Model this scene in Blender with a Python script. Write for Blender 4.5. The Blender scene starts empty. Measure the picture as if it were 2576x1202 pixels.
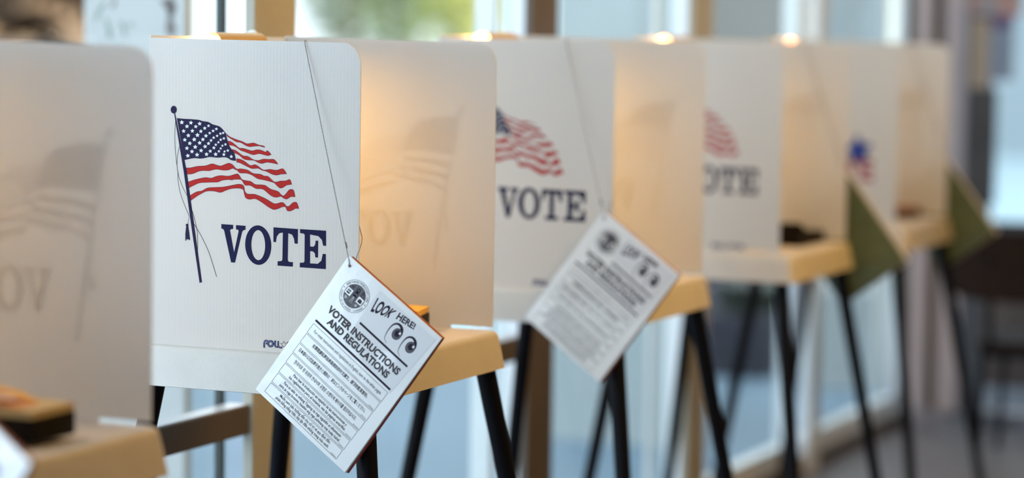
import bpy, bmesh, math, random
from mathutils import Vector, Matrix
from mathutils.geometry import tessellate_polygon
R = math.radians
S = bpy.context.scene
random.seed(7)

# ------------------------------------------------------------------ camera
FPX, W, H = 6290.0, 2576, 1202
CAM = Vector((0, 0, 1.36))
PIT = -math.atan((601 - 109.4) / FPX)
YAW = math.atan(2786 / 6290 / math.cos(R(4.47)))
ROLL = 0.0126
D = Vector((math.cos(YAW) * math.cos(PIT), math.sin(YAW) * math.cos(PIT), math.sin(PIT)))
_r = Vector((math.sin(YAW), -math.cos(YAW), 0)); _u = _r.cross(D)
RT = math.cos(ROLL) * _r + math.sin(ROLL) * _u
UP = -math.sin(ROLL) * _r + math.cos(ROLL) * _u
cd = bpy.data.cameras.new('camera'); cam = bpy.data.objects.new('camera', cd)
S.collection.objects.link(cam); S.camera = cam
cam.matrix_world = Matrix(((RT.x, UP.x, -D.x, CAM.x), (RT.y, UP.y, -D.y, CAM.y), (RT.z, UP.z, -D.z, CAM.z), (0, 0, 0, 1)))
cd.sensor_width = 36; cd.lens = FPX / W * 36; cd.clip_start = 0.05; cd.clip_end = 200
cd.dof.use_dof = True; cd.dof.focus_distance = 3.98; cd.dof.aperture_fstop = 1.5

# ------------------------------------------------------------------ world and large lights
wd = bpy.data.worlds.new('world'); S.world = wd; wd.use_nodes = True
bg = wd.node_tree.nodes['Background']
bg.inputs[0].default_value = (0.82, 0.92, 1.0, 1); bg.inputs[1].default_value = 1.78
S.view_settings.view_transform = 'Standard'; S.view_settings.look = 'None'
S.view_settings.exposure = 0.08; S.view_settings.gamma = 1.0; S.view_settings.use_curve_mapping = False

def area(name, loc, target, sx, sy, col, power):
    l = bpy.data.lights.new(name, 'AREA'); l.shape = 'RECTANGLE'; l.size = sx; l.size_y = sy
    l.color = col; l.energy = power
    o = bpy.data.objects.new(name, l); S.collection.objects.link(o)
    o.location = loc
    o.rotation_euler = (Vector(target) - Vector(loc)).to_track_quat('-Z', 'Y').to_euler()
    return o
area('daylight_left', (0.9, 2.75, 1.0), (2.9, 1.2, 1.05), 5.0, 1.0, (0.70, 0.85, 1.0), 78)
area('daylight_high', (5.4, 2.95, 2.6), (5.6, 1.2, 0.9), 8.0, 0.8, (0.64, 0.82, 1.0), 60)
area('room_lamps', (4.9, 0.2, 2.5), (4.7, 1.8, 0.8), 3.4, 0.4, (1.0, 0.57, 0.13), 60)
area('cool_fill_left', (-1.5, -1.2, 1.6), (5.0, 2.0, 1.1), 1.6, 1.4, (0.74, 0.87, 1.0), 5)  # added cool fill for the booths' left panels, no real opening there
sl = bpy.data.lights.new('sun', 'SUN'); sl.energy = 9.0; sl.angle = R(2); sl.color = (1.0, 0.95, 0.82)
so = bpy.data.objects.new('sun', sl); S.collection.objects.link(so); so.rotation_euler = Vector((0.25, 1.0, -0.95)).to_track_quat('-Z', 'Y').to_euler()

# ------------------------------------------------------------------ materials
MATS = {}
def mat(name, col, rough=0.6, var=0.0, vscale=8.0, bump=0.0, bscale=60.0, metal=0.0, coat=0.0, emit=None, col2=None, transl=0.0, spec=0.5):
    if name in MATS: return MATS[name]
    m = bpy.data.materials.new(name); m.use_nodes = True; nt = m.node_tree; n = nt.nodes; L = nt.links
    b = n['Principled BSDF']; out = n['Material Output']
    b.inputs['Base Color'].default_value = (*col, 1); b.inputs['Roughness'].default_value = rough
    b.inputs['Metallic'].default_value = metal; b.inputs['Coat Weight'].default_value = coat
    b.inputs['Specular IOR Level'].default_value = spec
    tc = n.new('ShaderNodeTexCoord')
    if var or col2:
        no = n.new('ShaderNodeTexNoise'); no.inputs['Scale'].default_value = vscale; no.inputs['Detail'].default_value = 5
        L.new(tc.outputs['Object'], no.inputs['Vector'])
        mx = n.new('ShaderNodeMix'); mx.data_type = 'RGBA'
        c2 = col2 or tuple(c * (1 - var) for c in col)
        mx.inputs[6].default_value = (*col, 1); mx.inputs[7].default_value = (*c2, 1)
        rp = n.new('ShaderNodeMapRange'); rp.inputs[1].default_value = 0.35; rp.inputs[2].default_value = 0.65
        L.new(no.outputs[0], rp.inputs[0]); L.new(rp.outputs[0], mx.inputs[0]); L.new(mx.outputs[2], b.inputs['Base Color'])
        colsock = mx.outputs[2]
    else: colsock = None
    if bump:
        nb = n.new('ShaderNodeTexNoise'); nb.inputs['Scale'].default_value = bscale; nb.inputs['Detail'].default_value = 4
        L.new(tc.outputs['Object'], nb.inputs['Vector'])
        bp = n.new('ShaderNodeBump'); bp.inputs['Strength'].default_value = bump; bp.inputs['Distance'].default_value = 0.002
        L.new(nb.outputs[0], bp.inputs['Height']); L.new(bp.outputs[0], b.inputs['Normal'])
    if emit:
        b.inputs['Emission Color'].default_value = (*emit[0], 1); b.inputs['Emission Strength'].default_value = emit[1]
    if transl:
        tr = n.new('ShaderNodeBsdfTranslucent'); tr.inputs[0].default_value = (*col, 1)
        if colsock: L.new(colsock, tr.inputs[0])
        ms = n.new('ShaderNodeMixShader'); ms.inputs[0].default_value = transl
        L.new(b.outputs[0], ms.inputs[1]); L.new(tr.outputs[0], ms.inputs[2]); L.new(ms.outputs[0], out.inputs[0])
    MATS[name] = m; return m

def corrugated():
    m = mat('corrugated_plastic', (0.80, 0.80, 0.80), 0.42, transl=0.40)
    nt = m.node_tree; n = nt.nodes; L = nt.links; b = n['Principled BSDF']
    tc = n['Texture Coordinate'] if 'Texture Coordinate' in n else n.new('ShaderNodeTexCoord')
    wv = n.new('ShaderNodeTexWave'); wv.wave_type = 'BANDS'; wv.bands_direction = 'DIAGONAL'
    mp = n.new('ShaderNodeMapping'); mp.inputs['Scale'].default_value = (1, 1, 0.0)
    L.new(tc.outputs['Object'], mp.inputs[0]); L.new(mp.outputs[0], wv.inputs[0])
    wv.inputs['Scale'].default_value = 105; wv.inputs['Distortion'].default_value = 0.0
    no = n.new('ShaderNodeTexNoise'); no.inputs['Scale'].default_value = 30; L.new(mp.outputs[0], no.inputs[0])
    mu = n.new('ShaderNodeMath'); mu.operation = 'MULTIPLY'; L.new(wv.outputs[1], mu.inputs[0]); L.new(no.outputs[0], mu.inputs[1])
    bp = n.new('ShaderNodeBump'); bp.inputs['Strength'].default_value = 0.20; bp.inputs['Distance'].default_value = 0.0008
    L.new(mu.outputs[0], bp.inputs['Height']); L.new(bp.outputs[0], b.inputs['Normal'])
    # faint flute tone
    mx = n.new('ShaderNodeMix'); mx.data_type = 'RGBA'
    mx.inputs[6].default_value = (0.81, 0.81, 0.815, 1); mx.inputs[7].default_value = (0.782, 0.782, 0.790, 1)
    L.new(mu.outputs[0], mx.inputs[0]); L.new(mx.outputs[2], b.inputs['Base Color'])
    return m

def glass():
    m = bpy.data.materials.new('window_glass'); m.use_nodes = True; n = m.node_tree.nodes; L = m.node_tree.links
    n.remove(n['Principled BSDF']); out = n['Material Output']
    t = n.new('ShaderNodeBsdfTransparent'); t.inputs[0].default_value = (0.95, 0.98, 0.97, 1)
    g = n.new('ShaderNodeBsdfGlossy'); g.inputs['Roughness'].default_value = 0.02
    fr = n.new('ShaderNodeFresnel'); fr.inputs[0].default_value = 1.45
    mu = n.new('ShaderNodeMath'); mu.operation = 'MULTIPLY'; mu.inputs[1].default_value = 0.8
    ms = n.new('ShaderNodeMixShader')
    ge = n.new('ShaderNodeNewGeometry'); iv = n.new('ShaderNodeMath'); iv.operation = 'SUBTRACT'; iv.inputs[0].default_value = 1.0
    L.new(ge.outputs['Backfacing'], iv.inputs[1]); m2 = n.new('ShaderNodeMath'); m2.operation = 'MULTIPLY'
    L.new(fr.outputs[0], m2.inputs[0]); L.new(iv.outputs[0], m2.inputs[1])
    L.new(m2.outputs[0], mu.inputs[0]); L.new(mu.outputs[0], ms.inputs[0]); L.new(t.outputs[0], ms.inputs[1]); L.new(g.outputs[0], ms.inputs[2])
    L.new(ms.outputs[0], out.inputs[0]); return m

M_PANEL = corrugated()
M_TRAY = mat('moulded_plastic', (0.62, 0.58, 0.545), 0.5, var=0.06, vscale=14, bump=0.25, bscale=350)
M_NAVY = mat('navy_ink', (0.010, 0.010, 0.055), 0.6, spec=0.12)
M_NAVYP = mat('navy_ink_pole', (0.020, 0.014, 0.055), 0.6, spec=0.12)
M_RED = mat('red_ink', (0.50, 0.022, 0.018), 0.6, spec=0.12)
M_PRINTW = mat('unprinted_white', (0.78, 0.78, 0.78), 0.5)
M_LEG = mat('black_leg_tube', (0.004, 0.004, 0.007), 0.5, spec=0.12)
M_FOOT = mat('black_rubber', (0.01, 0.01, 0.01), 0.8)
M_HOOD = mat('tan_lamp_hood', (0.62, 0.42, 0.2), 0.5)
M_CLIP = mat('white_clip', (0.8, 0.8, 0.8), 0.4)
M_PALE2 = mat('pale_teal_render', (0.50, 0.55, 0.56), 0.8, var=0.06, vscale=3)
M_BULB = mat('glowing_bulb', (1, 0.8, 0.5), 0.5, emit=((1.0, 0.52, 0.16), 17))
M_STEEL = mat('chain_steel', (0.35, 0.31, 0.30), 0.3, metal=0.9)
M_COVER = mat('laminated_cover', (0.92, 0.92, 0.94), 0.45, bump=0.35, bscale=26, coat=0.85)
M_COVER.node_tree.nodes['Principled BSDF'].inputs['Coat Roughness'].default_value = 0.16; M_COVER.node_tree.nodes['Principled BSDF'].inputs['Coat IOR'].default_value = 1.75
M_COVER.node_tree.links.new(M_COVER.node_tree.nodes['Bump'].outputs[0], M_COVER.node_tree.nodes['Principled BSDF'].inputs['Coat Normal'])
M_INK = mat('dark_ink', (0.022, 0.014, 0.035), 0.55, coat=0.04, spec=0.15)
M_INKG = mat('grey_ink', (0.13, 0.125, 0.15), 0.55, coat=0.04, spec=0.15)
M_INKM = mat('glare_mid_grey_ink', (0.070, 0.062, 0.074), 0.55, coat=0.04, spec=0.15)  # mid grey print; also holds laminate glare for headline and box text
M_INKL = mat('pale_grey_tint', (0.50, 0.50, 0.52), 0.55, coat=0.04, spec=0.15)
M_PAGEW = mat('white_pages', (0.75, 0.75, 0.72), 0.7)
M_PAGEG = mat('gap_shade_pages', (0.22, 0.24, 0.20), 0.7)  # colour carries the shade of the dark gap between page blocks
M_PAGER = mat('red_pages', (0.42, 0.03, 0.04), 0.7)
M_PAGEO = mat('orange_pages', (0.55, 0.2, 0.06), 0.7)
M_OLIVE = mat('olive_back_page', (0.115, 0.155, 0.085), 0.65, var=0.25, vscale=30)
M_BLACKPL = mat('black_plastic', (0.008, 0.006, 0.006), 0.6, spec=0.12, var=0.3)
M_CREAM = mat('cream_pages', (0.55, 0.42, 0.22), 0.7)
M_ORANGE = mat('orange_card', (0.50, 0.17, 0.04), 0.6, col2=(0.58, 0.27, 0.1), vscale=18)
M_YELLOW = mat('yellow_card', (0.8, 0.45, 0.06), 0.6)
M_PINK = mat('pink_printing', (0.62, 0.40, 0.28), 0.6)
M_POST = mat('brown_timber', (0.48, 0.46, 0.39), 0.55, var=0.18, vscale=5)
M_POSTD = mat('dark_brown_timber', (0.12, 0.095, 0.075), 0.5, var=0.15, vscale=5)
M_WHITEF = mat('white_aluminium', (0.86, 0.90, 0.93), 0.4)
M_GASK = mat('black_gasket', (0.01, 0.02, 0.02), 0.5)
M_GLASS = glass()
M_PALE = mat('pale_render', (0.56, 0.56, 0.56), 0.8, var=0.06, vscale=3, bump=0.2)
M_FLAKE = mat('bare_plaster', (0.14, 0.12, 0.115), 0.9, col2=(0.24, 0.21, 0.21), vscale=25)
M_FLAKE2 = mat('green_stained_plaster', (0.30, 0.36, 0.32), 0.9, var=0.2)
M_PAVE = mat('outdoor_paving', (0.22, 0.32, 0.42), 0.6, var=0.12, vscale=1.3)
M_FLOOR = mat('floor_tile', (0.17, 0.145, 0.15), 0.42, col2=(0.13, 0.115, 0.125), vscale=1.5)
M_CEIL = mat('ceiling_paint', (0.25, 0.24, 0.23), 0.8)
M_WALL = mat('dim_room_wall', (0.12, 0.10, 0.09), 0.8)
M_PINKW = mat('pinkish_wall', (0.50, 0.40, 0.38), 0.7, var=0.05)
M_DARKP = mat('dark_door_frame', (0.07, 0.07, 0.08), 0.5)
M_GREYB = mat('grey_building', (0.17, 0.155, 0.14), 0.8, var=0.08, vscale=1)
M_DARKC = mat('dark_concrete', (0.05, 0.05, 0.07), 0.8, var=0.2)
M_CHAIR = mat('dark_brown_wood', (0.022, 0.010, 0.006), 0.65, spec=0.15, var=0.3, vscale=12)
M_CHAIRM = mat('brown_wood', (0.08, 0.045, 0.03), 0.6, spec=0.2, var=0.3, vscale=12)
M_TRUNK = mat('bark', (0.20, 0.12, 0.07), 0.9, var=0.4, vscale=14)

# ------------------------------------------------------------------ mesh helpers
class MB:
    def __init__(s): s.v = []; s.f = []; s.m = []; s.mats = []
    def mi(s, m):
        if m not in s.mats: s.mats.append(m)
        return s.mats.index(m)
    def add(s, vs, fs, m):
        o = len(s.v); i = s.mi(m); s.v += [tuple(v) for v in vs]
        for f in fs: s.f.append([o + k for k in f]); s.m.append(i)
    def box(s, a, b, m, bev=0.0):
        x0, y0, z0 = a; x1, y1, z1 = b
        if bev <= 0:
            s.add([(x, y, z) for z in (z0, z1) for y in (y0, y1) for x in (x0, x1)],
                  [(0, 2, 3, 1), (4, 5, 7, 6), (0, 1, 5, 4), (2, 6, 7, 3), (0, 4, 6, 2), (1, 3, 7, 5)], m); return
        bm = bmesh.new(); bmesh.ops.create_cube(bm, size=1)
        for v in bm.verts: v.co = Vector(((v.co.x + .5) * (x1 - x0) + x0, (v.co.y + .5) * (y1 - y0) + y0, (v.co.z + .5) * (z1 - z0) + z0))
        bmesh.ops.bevel(bm, geom=bm.edges[:], offset=bev, segments=3, profile=0.5, affect='EDGES')
        bm.verts.index_update()
        s.add([v.co.copy() for v in bm.verts], [[v.index for v in f.verts] for f in bm.faces], m); bm.free()
    def tube(s, pts, rad, m, seg=16, caps=True, sq=1.0):
        pts = [Vector(p) for p in pts]; n = len(pts)
        rr = rad if isinstance(rad, (list, tuple)) else [rad] * n
        vs = []; up = None
        for i, p in enumerate(pts):
            t = (pts[min(i + 1, n - 1)] - pts[max(i - 1, 0)]).normalized()
            if up is None: up = Vector((0, 0, 1)) if abs(t.z) < .9 else Vector((1, 0, 0))
            a = t.cross(up).normalized(); b = a.cross(t).normalized(); up = b
            for k in range(seg):
                an = 2 * math.pi * k / seg
                vs.append(p + rr[i] * (a * math.cos(an) + b * math.sin(an) * sq))
        fs = [(i * seg + k, i * seg + (k + 1) % seg, (i + 1) * seg + (k + 1) % seg, (i + 1) * seg + k) for i in range(n - 1) for k in range(seg)]
        if caps: fs += [list(range(seg))[::-1], list(range((n - 1) * seg, n * seg))]
        s.add(vs, fs, m)
    def loft(s, rings, m, cap0=True, cap1=True):
        n = len(rings[0]); vs = [p for r in rings for p in r]
        fs = [(i * n + k, i * n + (k + 1) % n, (i + 1) * n + (k + 1) % n, (i + 1) * n + k) for i in range(len(rings) - 1) for k in range(n)]
        if cap0: fs.append(list(range(n))[::-1])
        if cap1: fs.append(list(range((len(rings) - 1) * n, len(rings) * n)))
        s.add(vs, fs, m)
    def poly(s, loops, fn, m, h=0.0):
        """flat polygon with holes; loops of 2-D points, fn maps (a,b,h) to 3-D"""
        flat = [p for l in loops for p in l]
        tris = tessellate_polygon([[Vector((p[0], p[1], 0)) for p in l] for l in loops])
        s.add([fn(p[0], p[1], h) for p in flat], [tuple(t) for t in tris], m)
    def ribbon(s, pts, w, fn, m, h=0.0, closed=False):
        n = len(pts); ws = w if isinstance(w, (list, tuple)) else [w] * n
        vs = []; fs = []
        for i in range(n):
            a = pts[(i - 1) % n] if (closed or i > 0) else pts[i]; b = pts[(i + 1) % n] if (closed or i < n - 1) else pts[i]
            dx, dy = b[0] - a[0], b[1] - a[1]; l = math.hypot(dx, dy) or 1; nx, ny = -dy / l * ws[i] / 2, dx / l * ws[i] / 2
            vs += [fn(pts[i][0] + nx, pts[i][1] + ny, h), fn(pts[i][0] - nx, pts[i][1] - ny, h)]
        for i in range(n if closed else n - 1):
            j = (i + 1) % n; fs.append((2 * i, 2 * i + 1, 2 * j + 1, 2 * j))
        s.add(vs, fs, m)
    def build(s, name, parent=None, smooth=False, loc=None, rot=None):
        me = bpy.data.meshes.new(name); me.from_pydata(s.v, [], s.f)
        for m in s.mats: me.materials.append(m)
        for p, i in zip(me.polygons, s.m): p.material_index = i; p.use_smooth = smooth
        me.update()
        o = bpy.data.objects.new(name, me); S.collection.objects.link(o)
        if parent: o.parent = parent
        if loc: o.location = loc
        if rot: o.rotation_euler = rot
        if smooth: me.set_sharp_from_angle(angle=R(40))
        return o
def empty(name, loc=(0, 0, 0), rz=0):
    o = bpy.data.objects.new(name, None); o.location = loc; o.rotation_euler = (0, 0, rz); S.collection.objects.link(o); return o
def tag(o, label, cat, group=None):
    o['label'] = label; o['category'] = cat
    if group: o['group'] = group
    return o
def struct(o): o['kind'] = 'structure'; return o
def copy_tree(o, parent=None):
    c = o.copy(); S.collection.objects.link(c); c.parent = parent
    for ch in list(o.children): copy_tree(ch, c)
    return c
def smoothpts(pts, n=4, closed=False):
    out = []; N = len(pts)
    rng = range(N if closed else N - 1)
    for i in rng:
        p0 = pts[(i - 1) % N] if (closed or i > 0) else pts[i]; p1 = pts[i]; p2 = pts[(i + 1) % N]
        p3 = pts[(i + 2) % N] if (closed or i + 2 < N) else p2
        for k in range(n):
            t = k / n
            out.append(tuple(0.5 * (2 * p1[j] + (p2[j] - p0[j]) * t + (2 * p0[j] - 5 * p1[j] + 4 * p2[j] - p3[j]) * t * t + (3 * p1[j] - p0[j] - 3 * p2[j] + p3[j]) * t ** 3) for j in range(len(p1))))
    if not closed: out.append(tuple(pts[-1]))
    return out
_tc = {}
def glyphs(s, off=0.0, res=3):
    """text as flat triangles: (verts, faces, xmin, xmax, ymin, ymax)"""
    k = (s, off, res)
    if k in _tc: return _tc[k]
    cu = bpy.data.curves.new('text', 'FONT'); cu.body = s; cu.offset = off; cu.resolution_u = res; cu.size = 1
    o = bpy.data.objects.new('text', cu); S.collection.objects.link(o)
    dg = bpy.context.evaluated_depsgraph_get(); me = bpy.data.meshes.new_from_object(o.evaluated_get(dg))
    vs = [(v.co.x, v.co.y) for v in me.vertices]; fs = [tuple(p.vertices) for p in me.polygons]
    bpy.data.objects.remove(o); bpy.data.curves.remove(cu); bpy.data.meshes.remove(me)
    if not vs: vs = [(0, 0)]
    xs = [v[0] for v in vs]; ys = [v[1] for v in vs]
    _tc[k] = (vs, fs, min(xs), max(xs), min(ys), max(ys)); return _tc[k]
def put_text(mb, s, quad, fn, m, h=0.0, off=0.0, res=3, ys=None):
    """fit text into a quad ((TL),(TR),(BL),(BR))"""
    vs, fs, x0, x1, y0, y1 = glyphs(s, off, res)
    if ys: y0, y1 = ys
    TL, TR, BL, BR = quad; out = []
    for x, y in vs:
        t = (x - x0) / (x1 - x0); v = (y1 - y) / (y1 - y0)
        a = [(TL[j] * (1 - t) + TR[j] * t) * (1 - v) + (BL[j] * (1 - t) + BR[j] * t) * v for j in (0, 1)]
        out.append(fn(a[0], a[1], h))
    mb.add(out, fs, m)

# ------------------------------------------------------------------ the printed design on a booth side panel
# Flat ink on a flat sheet: traced in photograph pixels, carried onto the sheet's own plane.
# design coordinates: y along the sheet, z up (booth-local), ink side faces -X
BY2 = 1.752; PX = 3.460
def sheet(px, py, h=0.0):
    k = D + (px - W / 2) / FPX * RT - (py - H / 2) / FPX * UP
    t = (PX - CAM.x) / k.x; p = CAM + k * t
    return (-h - 0.0002, p.y - BY2, p.z)
def cz(ox, oy, sc): return lambda pts: [(ox + x / sc, oy + y / sc) for x, y in pts]
c1 = cz(400, 240, 5.4636); c2 = cz(560, 320, 5.4636); c3 = cz(400, 380, 5.4636); c4 = cz(400, 560, 5.4636); c8 = cz(500, 540, 3.339)

def star_pts(x, y, r, rot=0.0, k=0.42):
    return [(x + (r if i % 2 == 0 else r * k) * math.sin(rot + i * math.pi / 5), y - (r if i % 2 == 0 else r * k) * math.cos(rot + i * math.pi / 5)) for i in range(10)]

def flag_print():
    mb = MB()
    canton = c1(smoothpts([(245, 310), (330, 320), (430, 325), (545, 335), (600, 352), (680, 365), (740, 398), (830, 425), (885, 475), (920, 520)], 3)
                + [(935, 590), (960, 680), (1005, 750), (1040, 800), (1060, 900)]
                + smoothpts([(1060, 900), (990, 888), (935, 855), (880, 850), (800, 855), (700, 845), (640, 858), (570, 868), (480, 862), (350, 888)], 3)[1:])
    mb.poly([canton], sheet, M_NAVYP, 0.0)
    stars = [(315, 370, 30), (440, 375, 28), (560, 388, 28), (682, 417, 22), (790, 460, 22), (883, 515, 20), (386, 425, 28), (507, 428, 26), (630, 450, 25), (745, 487, 22), (845, 525, 20),
             (340, 490, 27), (460, 487, 27), (577, 493, 26), (698, 517, 21), (800, 555, 20), (893, 590, 20), (405, 550, 28), (530, 545, 30), (647, 555, 27), (753, 580, 21), (850, 608, 20),
             (356, 610, 27), (486, 605, 30), (605, 605, 27), (717, 618, 22), (818, 643, 18), (915, 672, 20), (425, 658, 28), (560, 652, 28), (682, 660, 25), (782, 677, 20), (873, 690, 18),
             (385, 725, 27), (500, 708, 30), (635, 702, 28), (756, 720, 24), (850, 728, 18), (947, 757, 20), (455, 770, 28), (580, 757, 28), (706, 765, 25), (825, 767, 20), (903, 770, 18),
             (398, 828, 28), (525, 815, 29), (655, 808, 28), (780, 808, 28), (893, 812, 24), (995, 840, 24)]
    for i, (x, y, r) in enumerate(stars):
        mb.poly([c1(star_pts(x, y, r * 1.12, 0.12 * math.sin(i * 2.1), 0.48))], sheet, M_PRINTW, 0.0002)
    def stripe(top, bot):
        loop = smoothpts(top, 4) + smoothpts(bot, 4)
        mb.poly([loop], sheet, M_RED, 0.0)
        mb.ribbon(loop, 0.75, sheet, M_NAVYP, 0.0001, closed=True)
    stripe(c2([(52, 88), (100, 130), (200, 172), (270, 195), (335, 225), (420, 215), (455, 225), (500, 243), (560, 255), (585, 275)]),
           c2([(550, 270), (500, 257), (430, 262), (370, 267), (320, 250), (250, 210), (190, 200), (130, 165), (65, 125)]))
    stripe(c2([(68, 187), (120, 200), (180, 245), (230, 285), (290, 290), (400, 322), (470, 308), (530, 315), (590, 340), (618, 322), (670, 375)]),
           c2([(625, 392), (570, 378), (500, 363), (430, 378), (370, 362), (300, 335), (250, 318), (190, 275), (140, 252), (90, 245)]))
    stripe(c2([(128, 303), (180, 318), (250, 370), (290, 393), (350, 400), (420, 443), (490, 455), (560, 437), (640, 440), (710, 443), (765, 508)]),
           c2([(690, 492), (610, 482), (540, 498), (480, 480), (430, 455), (350, 450), (290, 435), (230, 385), (160, 350)]))
    stripe(c2([(190, 430), (240, 438), (300, 465), (380, 523), (445, 513), (490, 535), (560, 585), (650, 577), (740, 590), (830, 570), (882, 640)]),
           c2([(800, 645), (740, 658), (680, 645), (600, 605), (540, 590), (490, 565), (410, 568), (360, 550), (290, 515), (240, 490), (195, 480)]))
    stripe(c3([(360, 228), (430, 228), (530, 208), (640, 200), (730, 173), (790, 190), (850, 203), (900, 185), (960, 165), (1010, 185), (1065, 243)])
           + c2([(240, 570), (290, 575), (350, 590), (420, 633), (520, 645), (570, 668), (625, 675), (670, 715), (720, 752), (800, 738), (870, 735), (925, 718), (950, 785)]),
           c2([(880, 795), (830, 828), (790, 835), (750, 805), (710, 765), (650, 745), (560, 722), (480, 705), (400, 655), (330, 632), (240, 627), (198, 588)])
           + c3([(1055, 258), (1015, 237), (960, 258), (890, 263), (800, 250), (740, 258), (690, 270), (600, 268), (540, 280), (460, 312), (375, 317)]))
    stripe(c3([(395, 425), (500, 390), (600, 368), (650, 362), (720, 370), (790, 345), (860, 335), (960, 342), (1070, 312), (1105, 335), (1140, 388)])
           + c2([(330, 733), (390, 745), (450, 785), (530, 790), (590, 800), (660, 848), (760, 880), (800, 920), (835, 942), (870, 915), (910, 865), (945, 853), (978, 870), (998, 957)]),
           c2([(940, 952), (910, 972), (880, 987), (840, 975), (800, 950), (730, 963), (660, 935), (570, 860), (520, 845), (460, 842), (380, 800), (310, 795), (272, 738)])
           + c3([(1120, 390), (1040, 388), (1000, 397), (950, 392), (870, 402), (810, 425), (720, 428), (660, 430), (560, 437), (480, 470), (410, 507)]))
    stripe(c3([(428, 608), (520, 558), (590, 545), (670, 505), (780, 497), (880, 492), (960, 478), (1080, 455), (1130, 458), (1165, 480), (1176, 540)])
           + c2([(305, 875), (330, 910), (370, 918), (440, 920), (500, 940), (600, 985), (700, 1045), (760, 1045), (800, 1033), (840, 1040), (880, 1085), (920, 1080), (960, 1040), (1000, 1028), (1025, 1045), (1050, 1118)]),
           c2([(1000, 1115), (950, 1145), (910, 1152), (885, 1140), (865, 1095), (820, 1095), (760, 1120), (700, 1130), (630, 1095), (560, 1045), (490, 1000), (440, 982), (370, 990), (320, 970), (300, 920), (290, 870), (268, 848)])
           + c3([(1090, 510), (1000, 515), (920, 540), (845, 568), (760, 550), (660, 550), (600, 575), (520, 620), (440, 678)]))
    # pole, finial, halyard ropes and tassel
    mb.poly([[(437.3 + 7.8 * math.cos(a / 24 * 6.2832), 275.7 + 9.7 * math.sin(a / 24 * 6.2832)) for a in range(24)]], sheet, M_NAVYP, 0.0001)
    mb.poly([[(438.0, 284), (440.6, 284), (470, 430), (492, 590), (508.6, 711), (505.5, 709.5), (502.3, 712), (483, 580), (462, 430)]], sheet, M_NAVYP, 0.0001)
    def rope(p, w=1.0): mb.ribbon(smoothpts(p, 5), w, sheet, M_NAVYP, 0.0001)
    rope(c1([(230, 330), (218, 500), (222, 720), (243, 930)]) + c3([(258, 280), (262, 400), (290, 560), (340, 710), (415, 890)]))
    rope(c1([(280, 700), (255, 830), (248, 940)]) + c3([(250, 220), (272, 345), (320, 480), (385, 610)]))
    rope(c3([(425, 740), (470, 860), (505, 1000), (525, 1100)]) + c4([(530, 200), (533, 330), (520, 450)]), 1.1)
    rope(c3([(462, 970), (510, 1045)]) + c4([(540, 110), (600, 220), (680, 390), (740, 570), (792, 742)]), 1.2)
    rope(c3([(418, 890), (395, 1000)]), 0.8)
    mb.poly([c4([(388 + 20 * math.cos(a / 14 * 6.2832), 33 + 20 * math.sin(a / 14 * 6.2832)) for a in range(14)])], sheet, M_NAVYP, 0.0001)
    mb.poly([c4([(374, 48), (404, 48), (418, 140), (430, 240), (420, 232), (416, 242), (404, 222), (398, 240), (388, 222), (380, 228), (374, 246), (363, 246), (362, 160)])], sheet, M_NAVYP, 0.0001)
    return mb

def vote_print():
    mb = MB()
    def P(*loops): mb.poly([c8(l) for l in loops], sheet, M_NAVY, 0.0)
    P([(190, 78), (290, 85), (289, 119), (272, 121), (263, 130), (297, 315), (335, 140), (331, 126), (313, 123), (313, 87), (394, 93), (393, 127), (378, 129), (366, 140), (305, 402), (272, 400), (214, 134), (204, 119), (190, 116)])
    el = lambda rx, ry, cx=500, cy=255: [(cx + rx * math.cos(a / 40 * 6.2832), cy + ry * math.sin(a / 40 * 6.2832) + 0.07 * rx * math.cos(a / 40 * 6.2832)) for a in range(40)]
    P(el(110, 166), el(58, 126))
    P([(628, 105), (834, 120), (832, 244), (806, 242), (800, 200), (785, 168), (752, 155), (748, 375), (752, 390), (762, 396), (792, 398), (790, 436), (662, 427), (663, 390), (690, 389), (700, 384), (703, 370), (707, 150), (678, 154), (656, 182), (648, 230), (627, 228)])
    P([(850, 120), (1070, 134), (1070, 262), (1045, 260), (1035, 212), (1005, 180), (935, 166), (936, 266), (965, 268), (978, 250), (982, 217), (1004, 218), (1002, 360), (979, 358), (976, 325), (960, 308), (936, 306), (935, 408), (1000, 412), (1030, 385), (1042, 328), (1068, 330), (1068, 457), (848, 441), (850, 402), (880, 402), (888, 392), (890, 168), (880, 158), (852, 155)])
    return mb

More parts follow.
